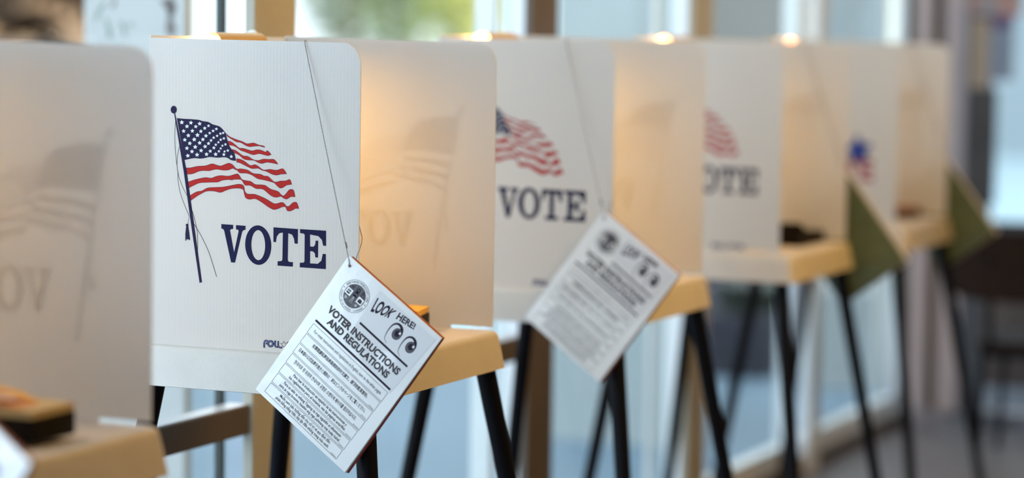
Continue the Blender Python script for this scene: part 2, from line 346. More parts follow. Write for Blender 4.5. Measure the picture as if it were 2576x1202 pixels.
def logo_print():
    mb = MB()
    Mi = mat('pale_blue_ink', (0.16, 0.2, 0.42), 0.45)
    def st(p, w=15):
        p = c8(p); p2 = smoothpts(p, 3)
        mb.ribbon(p2, w / 3.339, sheet, M_NAVY, 0.0)
        for e in (p[0], p[-1]): mb.poly([[(e[0] + w / 6.68 * math.cos(a / 10 * 6.2832), e[1] + w / 6.68 * math.sin(a / 10 * 6.2832)) for a in range(10)]], sheet, M_NAVY, 0.00005)
        mb.ribbon(p2, w / 3.339 * .28, sheet, Mi, 0.0001)
    st([(550, 1110), (551, 1075), (560, 1058), (574, 1058), (580, 1070), (570, 1082)])
    st([(604 + 20 * math.cos(a), 1083 + 22 * math.sin(a)) for a in [i * 6.2832 / 12 for i in range(13)]], 17)
    st([(642, 1062), (640, 1095), (648, 1108), (662, 1110)])
    st([(668, 1066), (667, 1096), (676, 1112), (694, 1116)])
    sp = c8(star_pts(716, 1090, 32, 0, 0.42)); mb.ribbon(sp, 1.3, sheet, M_NAVY, 0.0001, closed=True)
    x = 745
    st([(x + 28, 1076), (x + 12, 1070), (x + 2, 1080), (x + 24, 1100), (x + 16, 1117), (x, 1113)])
    st([(x + 40, 1072), (x + 80, 1075)]); st([(x + 60, 1076), (x + 59, 1120)])
    st([(x + 92, 1122), (x + 110, 1076), (x + 126, 1125)]); st([(x + 98, 1108), (x + 120, 1110)], 9)
    st([(x + 142, 1125), (x + 143, 1080), (x + 162, 1080), (x + 166, 1095), (x + 146, 1104), (x + 168, 1127)])
    return mb

FLAG = flag_print().build('flag_print'); VOTE = vote_print().build('vote_lettering'); LOGO = logo_print().build('maker_logo')
def alt_print():
    """the fifth booth's sheet: a blue star over small red letters"""
    mb = MB(); Mb = mat('royal_blue_ink', (0.01, 0.04, 0.30), 0.45); Mr = mat('crimson_ink', (0.35, 0.012, 0.05), 0.45)
    fn = lambda y, z, h=0: (-h - .0002, y, z)
    mb.poly([star_pts(0.156, -1.068, 0.047, 0.1, .5)], lambda a, b, h: fn(a, -b, h), Mb)
    put_text(mb, 'VOTE', ((0.32, 1.045), (0.112, 1.045), (0.32, .990), (0.112, 0.985)), lambda a, b, h: fn(a, b, h), Mr, off=0.03)
    return mb
ALT = alt_print().build('star_and_lettering_print')

# ------------------------------------------------------------------ voting booth
def rrect(x0, y0, x1, y1, r, z, seg=5):
    out = []
    for cx, cy, a0 in ((x1 - r, y1 - r, 0), (x0 + r, y1 - r, 90), (x0 + r, y0 + r, 180), (x1 - r, y0 + r, 270)):
        for k in range(seg + 1):
            a = R(a0 + 90 * k / seg); out.append((cx + r * math.cos(a), cy + r * math.sin(a), z))
    return out
def panel_x(x0, th, ya, yb, notch, zt_back=1.362, zt_front=1.358):
    """side sheet in the plane x = const from ya (front) to yb (back), rounded top front corner, small slot at the foot"""
    zb = 0.8635; r = 0.034
    o = [(yb, zb), (yb, zt_back)]
    o += [(ya + r, zt_front)] + [(ya + r - r * math.sin(R(a)), zt_front - r + r * math.cos(R(a))) for a in (15, 30, 45, 60, 75)] + [(ya, zt_front - r)]
    if notch[0] <= ya + .0001: o += [(ya + .001, zb + .008), (notch[1], zb + .008), (notch[1], zb)]
    else: o += [(ya + .002, zb), (notch[0], zb), (notch[0], zb + .008), (notch[1], zb + .008), (notch[1], zb)]
    mb = MB()
    for xx, hh in ((x0, 0), (x0 + th, 0)): mb.poly([o], lambda a, b, h, xx=xx: (xx, a, b), M_PANEL)
    n = len(o); mb.add([(x0, a, b) for a, b in o] + [(x0 + th, a, b) for a, b in o], [(k, (k + 1) % n, n + (k + 1) % n, n + k) for k in range(n)], M_PANEL)
    bm = mb.build('side_panel'); b = bmesh.new(); b.from_mesh(bm.data)
    bmesh.ops.remove_doubles(b, verts=b.verts, dist=1e-6); bmesh.ops.recalc_face_normals(b, faces=b.faces); b.to_mesh(bm.data); b.free()
    return bm
def make_booth():
    root = empty('voting_booth')
    t = MB()
    lv = [(0.806, .006), (0.800, .003), (0.801, 0.0), (0.830, .005), (0.855, .0095), (0.861, .0115), (0.8645, .016), (0.8655, .022), (0.8645, .03)]
    t.loft([rrect(i, i, .5 - i, .46 - i, .022 - i * .3, z) for z, i in lv], M_TRAY)
    t.build('table_tray', root, smooth=True)
    for x, y, fx, fy in ((.05, .05, -.10, -.10), (.475, .035, .13, -.12), (.035, .425, -.10, .12), (.45, .41, .10, .12)):
        leg = MB(); a = Vector((x, y, .803)); b = Vector((x + fx, y + fy, 0.022))
        leg.tube([a, a.lerp(b, .5), b], [.0175, .0158, .013], M_LEG, 18)
        lo = leg.build('leg', root, smooth=True)
        ft = MB(); ft.tube([b + Vector((0, 0, .02)), b + Vector((0, 0, .004)), b - Vector((0, 0, .018)), b - Vector((0, 0, .022))], [.0155, .017, .019, .017], M_FOOT, 18)
        ft.build('leg_foot', lo, smooth=True)
    pl = panel_x(.023, .0022, .046, .431, (.075, .14)); pl.parent = root
    pr = panel_x(.473, .0022, .019, .431, (.019, .10), 1.368, 1.360); pr.parent = root
    bk = MB(); bk.box((.0255, .4285, .8635), (.4728, .4307, 1.366), M_PANEL); bk.build('back_panel', root)
    return root, pl, pr
def add_print(panel, objs, right):
    for o, first in objs:
        c = o if first else o.copy()
        if not first: S.collection.objects.link(c)
        c.parent = panel
        if right: c.location = (.4753, .467, 0); c.rotation_euler = (0, 0, math.pi)
        else: c.location = (.023, 0, 0)
proto, PL, PR = make_booth()
add_print(PL, [(FLAG, True), (VOTE, True), (LOGO, True)], False)
add_print(PR, [(FLAG, False), (VOTE, False), (LOGO, False)], True)
BX = [(2.27, 1.707), (3.437, 1.752), (4.549, 1.768), (5.60, 1.761), (6.637, 1.766)]
BLAB = ['nearest voting booth at left, cut off by the frame, see-through tan side panel facing us',
        'white voting booth with sharp navy VOTE and flag print facing us, second in the row',
        'third white voting booth in the row, its VOTE and half flag out of focus',
        'fourth white voting booth, only OTE visible, black device on its table',
        'fifth and farthest voting booth, blue star and red letters on its narrow side panel']
BZ = [0.9935, 1.0, 1.0065, 1.008, 1.01]
booths = []
for i, (x, y) in enumerate(BX):
    b = proto if i == 1 else copy_tree(proto)
    b.location = (x, y, 0); b.scale = (1, 1, BZ[i]); tag(b, BLAB[i], 'voting booth', 'voting booths in a row along the windows')
    booths.append(b)
l5 = [c for c in booths[4].children if c.name.startswith('side_panel')][0]
for ch in list(l5.children):
    if not ch.name.startswith('maker'): bpy.data.objects.remove(ch)
ALT.parent = l5; ALT.location = (.023, 0, 0)

# ------------------------------------------------------------------ clip-on lamps
def make_lamp():
    root = empty('clip_on_lamp')
    h = MB(); rr = .018; rings = []
    arc = [R(a) for a in range(-38, 219, 16)]
    prof = [(rr * math.cos(a), rr * math.sin(a)) for a in arc] + [((rr - .0012) * math.cos(a), (rr - .0012) * math.sin(a)) for a in reversed(arc)]
    h.loft([[(x, p[0], p[1]) for p in prof] for x in (.180, .335)], M_HOOD)
    for x in (.3335,):
        cap = [(rr * math.cos(a), rr * math.sin(a)) for a in arc]
        h.loft([[(x, p[0], p[1]) for p in cap], [(x + .002, p[0], p[1]) for p in cap]], M_HOOD)
    h.build('lamp_hood', root, smooth=True)
    b = MB(); b.tube([(.150, 0, -.001), (.153, 0, -.001), (.160, 0, -.001), (.172, 0, -.001), (.19, 0, -.001), (.30, 0, -.001), (.315, 0, -.001)], [.004, .010, .0145, .0150, .012, .0105, .005], M_BULB, 16)
    b.build('bulb', root, smooth=True)
    ll = bpy.data.lights.new('lamp_light', 'AREA'); ll.shape = 'RECTANGLE'; ll.size = .14; ll.size_y = .02; ll.energy = 1.5; ll.spread = R(140); ll.color = (1.0, 0.50, 0.07)
    lo = bpy.data.objects.new('lamp_light', ll); S.collection.objects.link(lo); lo.parent = root; lo.location = (.255, -.002, -.0145); lo.rotation_euler = (R(-12), R(-20), 0)
    c = MB(); pts = smoothpts([(.345, .030, -.045), (.345, .031, -.01), (.345, .029, .014), (.345, .018, .020), (.345, .010, .014), (.345, .008, -.03), (.345, .010, -.045)], 4)
    c.tube(pts, .003, M_CLIP, 8); c.box((.333, -.004, -.004), (.348, .012, .004), M_CLIP, .001)
    c.build('clip', root, smooth=True)
    return root
lamp0 = make_lamp()
LN = ['leftmost', 'second booth\'s', 'third booth\'s', 'fourth booth\'s', 'fifth booth\'s']
for i, (x, y) in list(enumerate(BX))[::-1]:
    l = lamp0 if i == 0 else copy_tree(lamp0)
    for ch in l.children:
        if ch.type == 'LIGHT': ch.data = ch.data.copy(); ch.data.energy = (0.42, 1.8, 1.45, 0.8, 0.2)[i]
    l.location = (x - .003, y + .405, 1.3545 * (1.0 if i < 2 else 1.007))
    tag(l, ['tan clip-on lamp on the back panel of the nearest booth at left', 'tan tube lamp with orange glowing bulb clipped behind the sharp VOTE panel',
            'glowing clip-on lamp on top of the third booth', 'clip-on lamp with the big round glow on the fourth booth', 'clip-on lamp hidden at the back of the farthest booth'][i], 'lamp', 'lamps clipped to the booths')

# ------------------------------------------------------------------ instruction booklets
BW, BH = .2000, .2745
def pg(u, v, h=0.0): return ((.0497 + .965 * u - .0559 * v) * BW, -(-.0138 + .0073 * u + 1.0117 * v) * BH, .0002 + h)
def pm(x, y, h=0.0): return pg(x / BW, -y / BH, h)
def seal():
    mb = MB(); cx, cy = .1965, .172; a = 1 / BW; b = 1 / BH
    def q(x, y, h=0.0): return pg(cx + x * a, cy - y * b, h)      # metres about the centre, y up
    def ring(r, w, m, h=0.0): mb.ribbon([(r * math.cos(t / 60 * 6.2832), r * math.sin(t / 60 * 6.2832)) for t in range(60)], w, q, m, h, closed=True)
    ring(.0262, .0006, M_INKM, 0); ring(.0200, .0003, M_INKL, 0)
    disk = [(.0193 * math.cos(t / 48 * 6.2832), .0193 * math.sin(t / 48 * 6.2832)) for t in range(48)]
    mb.poly([disk], q, M_INKM, 0)
    def clip(pts, r=.0188):
        return [(x * min(1, r / max(1e-9, math.hypot(x, y))), y * min(1, r / max(1e-9, math.hypot(x, y)))) for x, y in pts]
    mb.poly([clip([(-.0062, -.02), (.0062, -.02), (.0062, .02), (0, .0205), (-.0062, .02)])], q, M_INKG, .00005)
    for x in (-.0064, .0064): mb.ribbon([(x, -.0178), (x, .0178)], .0004, q, M_INKL, .0001)
    # six side fields
    F = [(-.0185, .0065, -.0068, .0175), (-.0185, -.0055, -.0068, .0055), (-.0185, -.0175, -.0068, -.0062), (.0068, .0065, .0185, .0175), (.0068, -.0055, .0185, .0055), (.0068, -.0175, .0185, -.0062)]
    for k, (x0, y0, x1, y1) in enumerate(F):
        pl = clip([(x0, y0), ((x0 + x1) / 2, y0), (x1, y0), (x1, y1), ((x0 + x1) / 2, y1), (x0, y1)])
        mb.poly([pl], q, [M_INKG, M_COVER, M_INKG, M_INKM, M_COVER, M_INKG][k], .00006)
    # ship with masts, small church front, hills, sun
    mb.poly([[(-.0165, -.001), (-.0085, -.001), (-.0098, -.0035), (-.0155, -.0035)]], q, M_INK, .0001)
    for x in (-.0148, -.0125, -.0103): mb.ribbon([(x, -.001), (x, .0042)], .0004, q, M_INK, .0001); mb.poly([[(x - .001, .0002), (x + .0012, .0006), (x + .0008, .0036), (x - .0007, .0034)]], q, M_INKM, .00012)
    mb.poly([[(.0088, -.0035), (.0162, -.0035), (.0162, .001), (.0150, .0025), (.0125, .0032), (.0100, .0025), (.0088, .001)]], q, M_INKM, .0001)
    for x in (.0105, .0128, .0148): mb.poly([[(x - .0005, -.0034), (x + .0005, -.0034), (x + .0005, -.0012), (x, -.0006), (x - .0005, -.0012)]], q, M_INK, .00015)
    mb.poly([[(.0125 + .0036 * math.cos(t / 12 * 3.1416), .0075 + .0036 * math.sin(t / 12 * 3.1416)) for t in range(13)]], q, M_INKG, .0001)
    mb.poly([[(-.016, .0085), (-.0135, .0125), (-.012, .0105), (-.010, .014), (-.0078, .0085)]], q, M_INKM, .0001)
    mb.poly([[(-.0145, -.0085), (-.0118, -.0078), (-.0085, -.009), (-.009, -.0125), (-.0125, -.0128)]], q, M_INKL, .0001)
    mb.poly([[(.0090, -.0085), (.0125, -.0075), (.0140, -.0095), (.0120, -.0125), (.0092, -.012)]], q, M_INKL, .0001)
    # robed figure
    mb.poly([[(.0032 * math.cos(t / 20 * 6.2832), .0112 + .0042 * math.sin(t / 20 * 6.2832)) for t in range(20)]], q, M_INK, .0001)
    mb.poly([[(.0015 * math.cos(t / 14 * 6.2832), .0118 + .0021 * math.sin(t / 14 * 6.2832)) for t in range(14)]], q, M_INKG, .00015)
    mb.poly([[(-.0018, .0085), (.0018, .0085), (.0036, .0055), (.0040, 0), (.0022, -.001), (.0045, -.0145), (-.0045, -.0145), (-.0022, -.001), (-.0040, 0), (-.0036, .0055)]], q, M_INK, .0001)
    for k in range(7): mb.ribbon([(-.0012 + k * .0004, -.001), (-.0038 + k * .00127, -.014)], .00045, q, M_INKL, .00015)
    mb.ribbon([(-.0034, .003), (0, .0045), (.0034, .003)], .0006, q, M_INKL, .00015)
    # lettering round the rim
    def arc(s, a0, a1, r, hh, outward, m):
        ad = [(0.34 if ch == ' ' else (glyphs(ch)[3] - glyphs(ch)[2] + .09)) for ch in s]; tot = sum(ad); pos = 0
        sc = hh / .72
        for ch, wd_ in zip(s, ad):
            mid = (pos + wd_ / 2) / tot; pos += wd_
            if ch == ' ': continue
            an = R(a0 + (a1 - a0) * mid); vs, fs, x0, x1, y0, y1 = glyphs(ch)
            out = []; span = abs(R(a1 - a0)) * r / tot
            for x, y in vs:
                lx = (x - (x0 + x1) / 2) * span * .98; ly = (y - .36) * sc
                if outward: e = (math.sin(an), -math.cos(an)); n = (math.cos(an), math.sin(an))
                else: e = (-math.sin(an), math.cos(an)); n = (-math.cos(an), -math.sin(an))
                out.append(q(r * math.cos(an) + e[0] * lx + n[0] * ly, r * math.sin(an) + e[1] * lx + n[1] * ly, .0001))
            mb.add(out, fs, m)
    arc('REGISTRAR-RECORDER/COUNTY CLERK', 166, 14, .0231, .0034, True, M_INK)
    arc('COUNTY OF LOS ANGELES - CALIFORNIA', 192, 348, .0231, .0030, False, M_INKM)
    for an in (179, 1): mb.poly([[(.0231 * math.cos(R(an)) + (.0016 if i % 2 == 0 else .0005) * math.sin(i * math.pi / 4), .0231 * math.sin(R(an)) + (.0016 if i % 2 == 0 else .0005) * math.cos(i * math.pi / 4)) for i in range(8)]], q, M_INK, .0001)
    return mb
def headlines():
    mb = MB()
    T = lambda s, quad, m=M_INK, off=0.0, ys=None: put_text(mb, s, quad, pg, m, .0001, off, 3, ys)
    T('LOOK', ((.358, .083), (.562, .064), (.380, .175), (.535, .131)), M_INK, .035)
    T('HERE!', ((.580, .058), (.748, .044), (.585, .104), (.762, .080)), M_INK, .035)
    T('VOTER INSTRUCTIONS', ((.085, .305), (.885, .303), (.085, .352), (.885, .350)), M_INKM, .045)
    T('AND REGULATIONS', ((.145, .362), (.830, .362), (.145, .408), (.830, .408)), M_INKM, .045)
    for (u0, u1, v, w) in ((.368, .908, .2665, .0125), (.058, .915, .4375, .0125)):
        mb.poly([[(u0, v - w / 2), (u1, v - w / 2), (u1, v + w / 2), (u0, v + w / 2)]], pg, M_INK, .0001)
    return mb
def eyes():
    mb = MB()
    for dx, dy in ((0, 0), (.1565, .004)):
        a = smoothpts([(.648, .247), (.614, .235), (.598, .205), (.594, .165), (.602, .136), (.625, .118), (.655, .115), (.684, .127), (.700, .155)], 4)
        n = len(a); ws = [(.003 + .030 * (k / n) ** 1.6) for k in range(n)]
        pts = [(p[0] + dx, p[1] + dy) for p in a]
        # widths in page units of metres
        fn = pm
        mb.ribbon([(p[0] * BW, -p[1] * BH) for p in pts], [w * BW for w in ws], fn, M_INK, .0001)
        ex, ey = (.672 + dx) * BW, -(.166 + dy) * BH
        for r_, m, h, ox, oy in ((.0098, M_INK, .0001, 0, 0), (.0090, M_INKG, .00015, 0, 0), (.0058, M_INK, .0002, .0004, .0012), (.0022, M_COVER, .00025, .0036, .0040)):
            mb.poly([[(ex + ox + r_ * .86 * math.cos(t / 24 * 6.2832), ey + oy + r_ * math.sin(t / 24 * 6.2832)) for t in range(24)]], fn, m, h)
    return mb
def boxes():
    mb = MB(); v0, dv, hh = .4605, .0742, .066
    tx = [(['For voter instructions and regulations in English, turn to the white pages.'], .106, .876, ''),
          (['如需閱讀投票指南與規則的中文譯文，請翻到藍頁部份。'], .17, .80, 'Chinese'),
          (['日本語の公式投票手続きと規則の翻訳はピンクのページをご覧ください。'], .10, .86, 'Japanese'),
          (['한국어로 된 유권자 안내서와 규정은 오렌지색 페이지를 참조하십시오.'], .13, .84, 'Korean'),
          (['Para leer la traducción en español de las instrucciones y', 'los reglamentos para el votante, vea las páginas amarillas.'], .195, .81, 'Spanish'),
          (['Para sa salin sa wikang Tagalog na mga tagubilin at alituntunin', 'para sa mga botante, basahin ang mga pahinang may kulay kahel.'], .17, .83, 'Tagalog'),
          (['Muốn xem bản hướng dẫn cho cử tri và quy định đến', 'phiên bằng tiếng Việt, hãy lật đến những trang màu xanh.'], .21, .79, 'Vietnamese')]
    fn = pm
    for k, (lines, u0, u1, lab) in enumerate(tx):
        v = v0 + dv * k
        c = [(.062 + .003 * k / 1.0, v), (.913, v), (.917, v + hh), (.062 + .003 * k, v + hh)]
        cc = [(a * BW, -b * BH) for a, b in c]
        for e in range(4): mb.ribbon([cc[e], cc[(e + 1) % 4]], .0005, fn, M_INKM, .0001)
        if len(lines) == 1:
            hgt = .021 if k == 0 else .026
            y = v + hh * (.62 if k == 0 else .60)
            put_text(mb, lines[0], ((u0, y - hgt), (u1, y - hgt), (u0, y), (u1, y)), pg, M_INKM, .0001, 0.012 if k else 0, 2, ys=(0.0, .73) if k == 0 else None)
        else:
            for j, s in enumerate(lines):
                y = v + hh * (.40 + .40 * j); hgt = .0185
                a, b = (u0, u1) if j == 0 else (u0 - .02, u1 + .015)
                put_text(mb, s, ((a, y - hgt), (b, y - hgt), (a, y), (b, y)), pg, M_INKM, .0001, 0.012, 2, ys=(0.0, .73))
        if lab: put_text(mb, lab, ((.848, v + hh - .0115), (.905, v + hh - .0115), (.848, v + hh - .003), (.905, v + hh - .003)), pg, M_INKM, .0001, 0, 1)
    return mb
def make_booklet():
    root = empty('instruction_booklet')
    hole = [(.0022 * math.cos(t / 14 * 6.2832) + .0108, .0022 * math.sin(t / 14 * 6.2832) - .0122) for t in range(14)]
    def leaf(name, z0, z1, m, ang, dx, dy, parent=root):
        mb = MB(); ca, sa = math.cos(ang), math.sin(ang)
        out = [(.003, 0), (0, -.0035), (0, -BH), (BW * .5, -BH - .0004), (BW, -BH), (BW, -BH * .5), (BW, 0), (BW * .5, .0003)]
        f = lambda x, y, z: (ca * x - sa * y + dx, sa * x + ca * y + dy, z)
        for z in (z0, z1): mb.poly([out, hole[::-1]], lambda a, b, h, z=z: f(a, b, z), m)
        n = len(out); mb.add([f(*p, z0) for p in out] + [f(*p, z1) for p in out], [(k, (k + 1) % n, n + (k + 1) % n, n + k) for k in range(n)], m)
        n = len(hole); mb.add([f(*p, z0) for p in hole] + [f(*p, z1) for p in hole], [(k, (k + 1) % n, n + (k + 1) % n, n + k) for k in range(n)], m)
        return mb.build(name, parent)
    cover = leaf('cover', -.0006, 0.0, M_COVER, 0, 0, 0)
    leaf('page_block', -.0030, -.0008, M_PAGEW, .0035, .0002, -.0006)['label'] = 'white pages'
    leaf('page_block', -.0050, -.0034, M_PAGEG, .006, .0005, -.0012)['label'] = 'pages coloured grey for the shaded gap'
    leaf('page_block', -.0085, -.0054, M_PAGER, .011, .0008, -.0018)['label'] = 'red pages'
    leaf('page_block', -.0100, -.0088, M_PAGEO, .009, .0008, -.0011)['label'] = 'orange pages'
    leaf('back_cover', -.0108, -.0102, M_OLIVE, .006, 0, -.0009)['label'] = 'olive green back page'
    t = MB(); t.poly([[(.335, .045), (.955, .035), (.93, .45), (.355, .41)]], pg, mat('tinted_cover_area', (0.82, 0.82, 0.86), .45, coat=.85), 0.00002); t.build('tinted_panel', cover)
    seal().build('seal_print', cover); headlines().build('headline_print', cover); eyes().build('eyes_print', cover); boxes().build('language_boxes', cover)
    gr = MB(); gr.ribbon([(.0108 + .0028 * math.cos(t / 20 * 6.2832), -.0122 + .0028 * math.sin(t / 20 * 6.2832)) for t in range(20)], .0008, lambda x, y, h: (x, y, .0004), M_STEEL, closed=True); gr.build('hole_rim', cover)
    return root
def place_booklet(o, x, y, z, back=False, tilt=0.0, lean=0.0):
    e1 = Vector((0, -.800, -.600)); up = Vector((0, -.600, .800)); n = Vector((-1, 0, 0))
    m = Matrix((e1, up, n)).transposed()
    m = Matrix.Rotation(tilt, 3, 'X') @ m
    m = Matrix.Rotation(lean, 3, 'Y') @ m
    if back: m = Matrix.Rotation(math.pi, 3, 'Z') @ m
    o.matrix_world = Matrix.Translation((x, y, z)) @ m.to_4x4()
bk0 = make_booklet()
G = 'voter instruction booklets hung on chains'
def hang(i, o, back=False, tilt=0.0, z=1.033, dy=.043):
    x, y = BX[i]
    if back: place_booklet(o, x + .517, y + dy, z, True, tilt, 0)
    else: place_booklet(o, x - .017, y + dy, z, False, tilt, 0)
copies = [copy_tree(bk0) for _ in range(4)]
hang(1, bk0, z=1.0303); tag(bk0, 'white instruction booklet in sharp focus hanging before the second booth', 'booklet', G)
hang(2, copies[0], z=1.038, dy=.050); tag(copies[0], 'blurred white instruction booklet hanging before the third booth', 'booklet', G)
hang(0, copies[1], z=1.017, dy=.025); tag(copies[1], 'booklet at the lower left corner, only its tip in view', 'booklet', G)
hang(3, copies[2], True, z=1.050, dy=.035); tag(copies[2], 'booklet showing its olive green back beside the fourth booth', 'booklet', G)
hang(4, copies[3], True, z=1.055, dy=.044); tag(copies[3], 'olive green backed booklet beside the farthest booth, before the chair', 'booklet', G)

for o in copies[2:]:                                   # the covers of the two reversed booklets stand a little open
    for ch in o.children:
        th = R(10) if ch.name.startswith('cover') else (R(4) if ch.name.startswith('page_block') and ch.get('label') == 'white pages' else 0)
        if th: ch.rotation_euler = (0, th, 0); ch.location = (BW * (1 - math.cos(th)), 0, BW * math.sin(th))

# ------------------------------------------------------------------ ball chains
def make_chain():
    """origin on the outer face line of the sheet at its front edge; x out is negative"""
    mb = MB()
    ico = bmesh.new(); bmesh.ops.create_icosphere(ico, subdivisions=1, radius=.00115); ico.verts.index_update()
    iv = [v.co.copy() for v in ico.verts]; fi = [[v.index for v in f.verts] for f in ico.faces]; ico.free()
    def strand(pts):
        pts = [Vector(p) for p in pts]; acc = 0.0; last = None
        for a, b in zip(pts, pts[1:]):
            L = (b - a).length; t = -acc
            while t + .0027 <= L:
                t += .0027; p = a.lerp(b, t / L); mb.add([p + v for v in iv], fi, M_STEEL)
            acc = L - t
        mb.tube(pts, .0003, M_STEEL, 5)
    strand([(.002, .099, 1.3615), (-.002, .0985, 1.3600), (-.003, .097, 1.355), (-.014, .052, 1.19), (-.0405, -.0030, 1.023), (-.0412, -.0043, 1.0150), (-.0400, -.0043, 1.0140)])
    strand([(.002, .099, 1.3615), (.0062, .0985, 1.358), (.0072, .096, 1.345), (.0075, .008, 1.085), (.006, -.0015, 1.055), (.0015, -.0030, 1.046), (-.006, -.0030, 1.036), (-.018, -.0040, 1.024), (-.027, -.0043, 1.016)])
    mb.tube([(-.0362, .0055, 1.050), (-.0373, .0033, 1.043), (-.0378, .0024, 1.040)], [.0019, .0019, .0012], M_STEEL, 8)
    return mb.build('ball_chain', smooth=True)
ch0 = make_chain()
GC = 'ball chains holding the booklets'
for k, (i, lab) in enumerate([(1, 'sharp steel ball chain looped over the VOTE panel, holding the focused booklet'), (2, 'thin blurred chain on the third booth\'s white panel'),
                              (3, 'chain showing as a dark diagonal line through the fourth booth\'s tan panel'), (4, 'chain showing faintly through the farthest booth\'s tan panel')]):
    c = ch0 if k == 0 else ch0.copy()
    if k: S.collection.objects.link(c)
    x, y = BX[i]
    if i < 3: c.location = (x + .023, y + .046 + (.007 if i == 2 else 0), 0 if i == 1 else (.001 if i == 2 else -.006))
    else: c.location = (x + .477, y + .034, .010); c.scale = (-1, 1, 1)
    if i == 2: c.scale = (1, 1, 1.006)
    if i == 4: c.location.z = .012
    tag(c, lab, 'chain', GC)

# ------------------------------------------------------------------ ballot marking devices on the trays
def device(x, y, rz, kind, label):
    root = empty('ballot_marker', (x, y, .8656), rz)
    b = MB()
    if kind == 'wedge':
        prof = [(0, 0), (.20, 0), (.20, .032), (.19, .035), (.165, .020), (.10, .016), (.07, .028), (.03, .050), (.0, .064)]
        vs = [(p[0] - .1, yy, p[1]) for yy in (0, .12) for p in prof]; n = len(prof)
        b.add(vs, [list(range(n)), list(range(n, 2 * n))[::-1]] + [(k, n + k, n + (k + 1) % n, (k + 1) % n) for k in range(n)], M_BLACKPL)
        b.build('base', root)
        r = MB(); r.box((-.06, .03, .001), (.06, .09, .006), M_BLACKPL, .002); r.build('slot_plate', root)
    else:
        w, d, h = (.094, .16, .030) if kind[:3] == 'pad' else (.135, .14, .026)
        b.box((0, 0, 0), (w, d, h), M_BLACKPL, .0025); b.build('base', root, smooth=True)
        top = M_CREAM if kind == 'pad' else M_YELLOW if kind == 'pad2' else mat('dusty_pink_pages', (.30, .15, .11), .7)
        p = MB(); vs = [(.002, .002, h), (w - .002, .002, h), (w - .002, d - .004, h), (.002, d - .004, h), (.001, .001, h + .010), (w, .001, h + .010), (w - .004, d - .004, h + .016), (.002, d - .004, h + .016)]
        p.add(vs, [(0, 3, 2, 1), (4, 5, 6, 7), (0, 1, 5, 4), (1, 2, 6, 5), (2, 3, 7, 6), (3, 0, 4, 7)], top); p.build('ballot_pages', root)
        if kind[:3] == 'pad':
            o = MB(); z = h + .0112
            o.add([(.004, .022, z), (w * .6, .03, z + .0005), (w - .006, .075, z + .007), (w - .012, d - .004, z + .020), (.004, d - .002, z + .016), (.0, .08, z + .008)], [(0, 1, 2, 3, 4, 5)], M_ORANGE)
            o.add([(w - .006, .075, z + .0066), (w * .62, .03, z), (w - .012, d - .004, z + .0196)], [(0, 1, 2)], M_YELLOW)
            oc = o.build('orange_card', root); s = oc.modifiers.new('thick', 'SOLIDIFY'); s.thickness = .0012
            q = MB(); q.add([(.02, .045, z + .0066), (.05, .05, z + .0080), (.055, .08, z + .0128), (.03, .1, z + .0145), (.012, .075, z + .011)], [(0, 1, 2, 3, 4)], M_PINK); q.build('card_picture', oc)
    GD = 'ballot marking devices on the booth tables'
    return tag(root, label, 'voting device', GD)
device(2.522, 1.757, 0, 'pad', 'black box topped by orange and cream cards on the nearest table, lower left')
device(3.437 + .345, 1.752 + .10, R(14), 'pad2', 'device whose orange and yellow card corner peeks out behind the sharp booklet')
device(5.60 + .375, 1.761 + .075, 0, 'wedge', 'low black wedge-shaped device with a dipped top on the fourth booth\'s table')
device(6.637 + .353, 1.766 + .095, 0, 'slab', 'black slab with dull pink top on the farthest booth\'s table')

# ------------------------------------------------------------------ room shell
def sbox(name, a, b, m, bev=0.0, parent=None):
    mb = MB(); mb.box(a, b, m, bev); o = mb.build(name, parent)
    if parent is None: struct(o)
    return o
fl = MB(); fl.box((-3.2, -4.2, -.05), (9.45, 2.42, 0), M_FLOOR); struct(fl.build('floor'))
sbox('ceiling', (-3.2, -4.2, 3.0), (9.45, 2.42, 3.08), M_CEIL)
sbox('wall_rear', (-3.2, -4.3, 0), (9.45, -4.2, 3.0), M_WALL)
sbox('wall_left', (-3.3, -4.2, 0), (-3.2, 2.42, 3.0), M_WALL)
POSTS = [(-3.2, -3.02, 1), (-1.9, -1.72, 1), (-.6, -.42, 1), (.75, .93, 1), (1.95, 2.13, 1), (4.057, 4.215, 1), (5.347, 5.50, 2), (6.452, 6.605, 1), (7.60, 7.70, 0), (8.72, 8.80, 2)]
for k, (a, b, kind) in enumerate(POSTS):
    m = {0: M_WHITEF, 1: M_POST, 2: M_POSTD}[kind]
    p = empty('trim_%d' % (k + 1), ((a + b) / 2, 2.35, 0)); struct(p); w = (b - a) / 2
    q = MB(); q.box((-w, -.020, 0), (w, .002, 3.0), m, .003); q.build('post', p)
    if kind == 1:
        q = MB(); q.box((w, 0.0, 0), (w + .02, .002, 3.0), M_POSTD); q.build('rebate_strip', p)
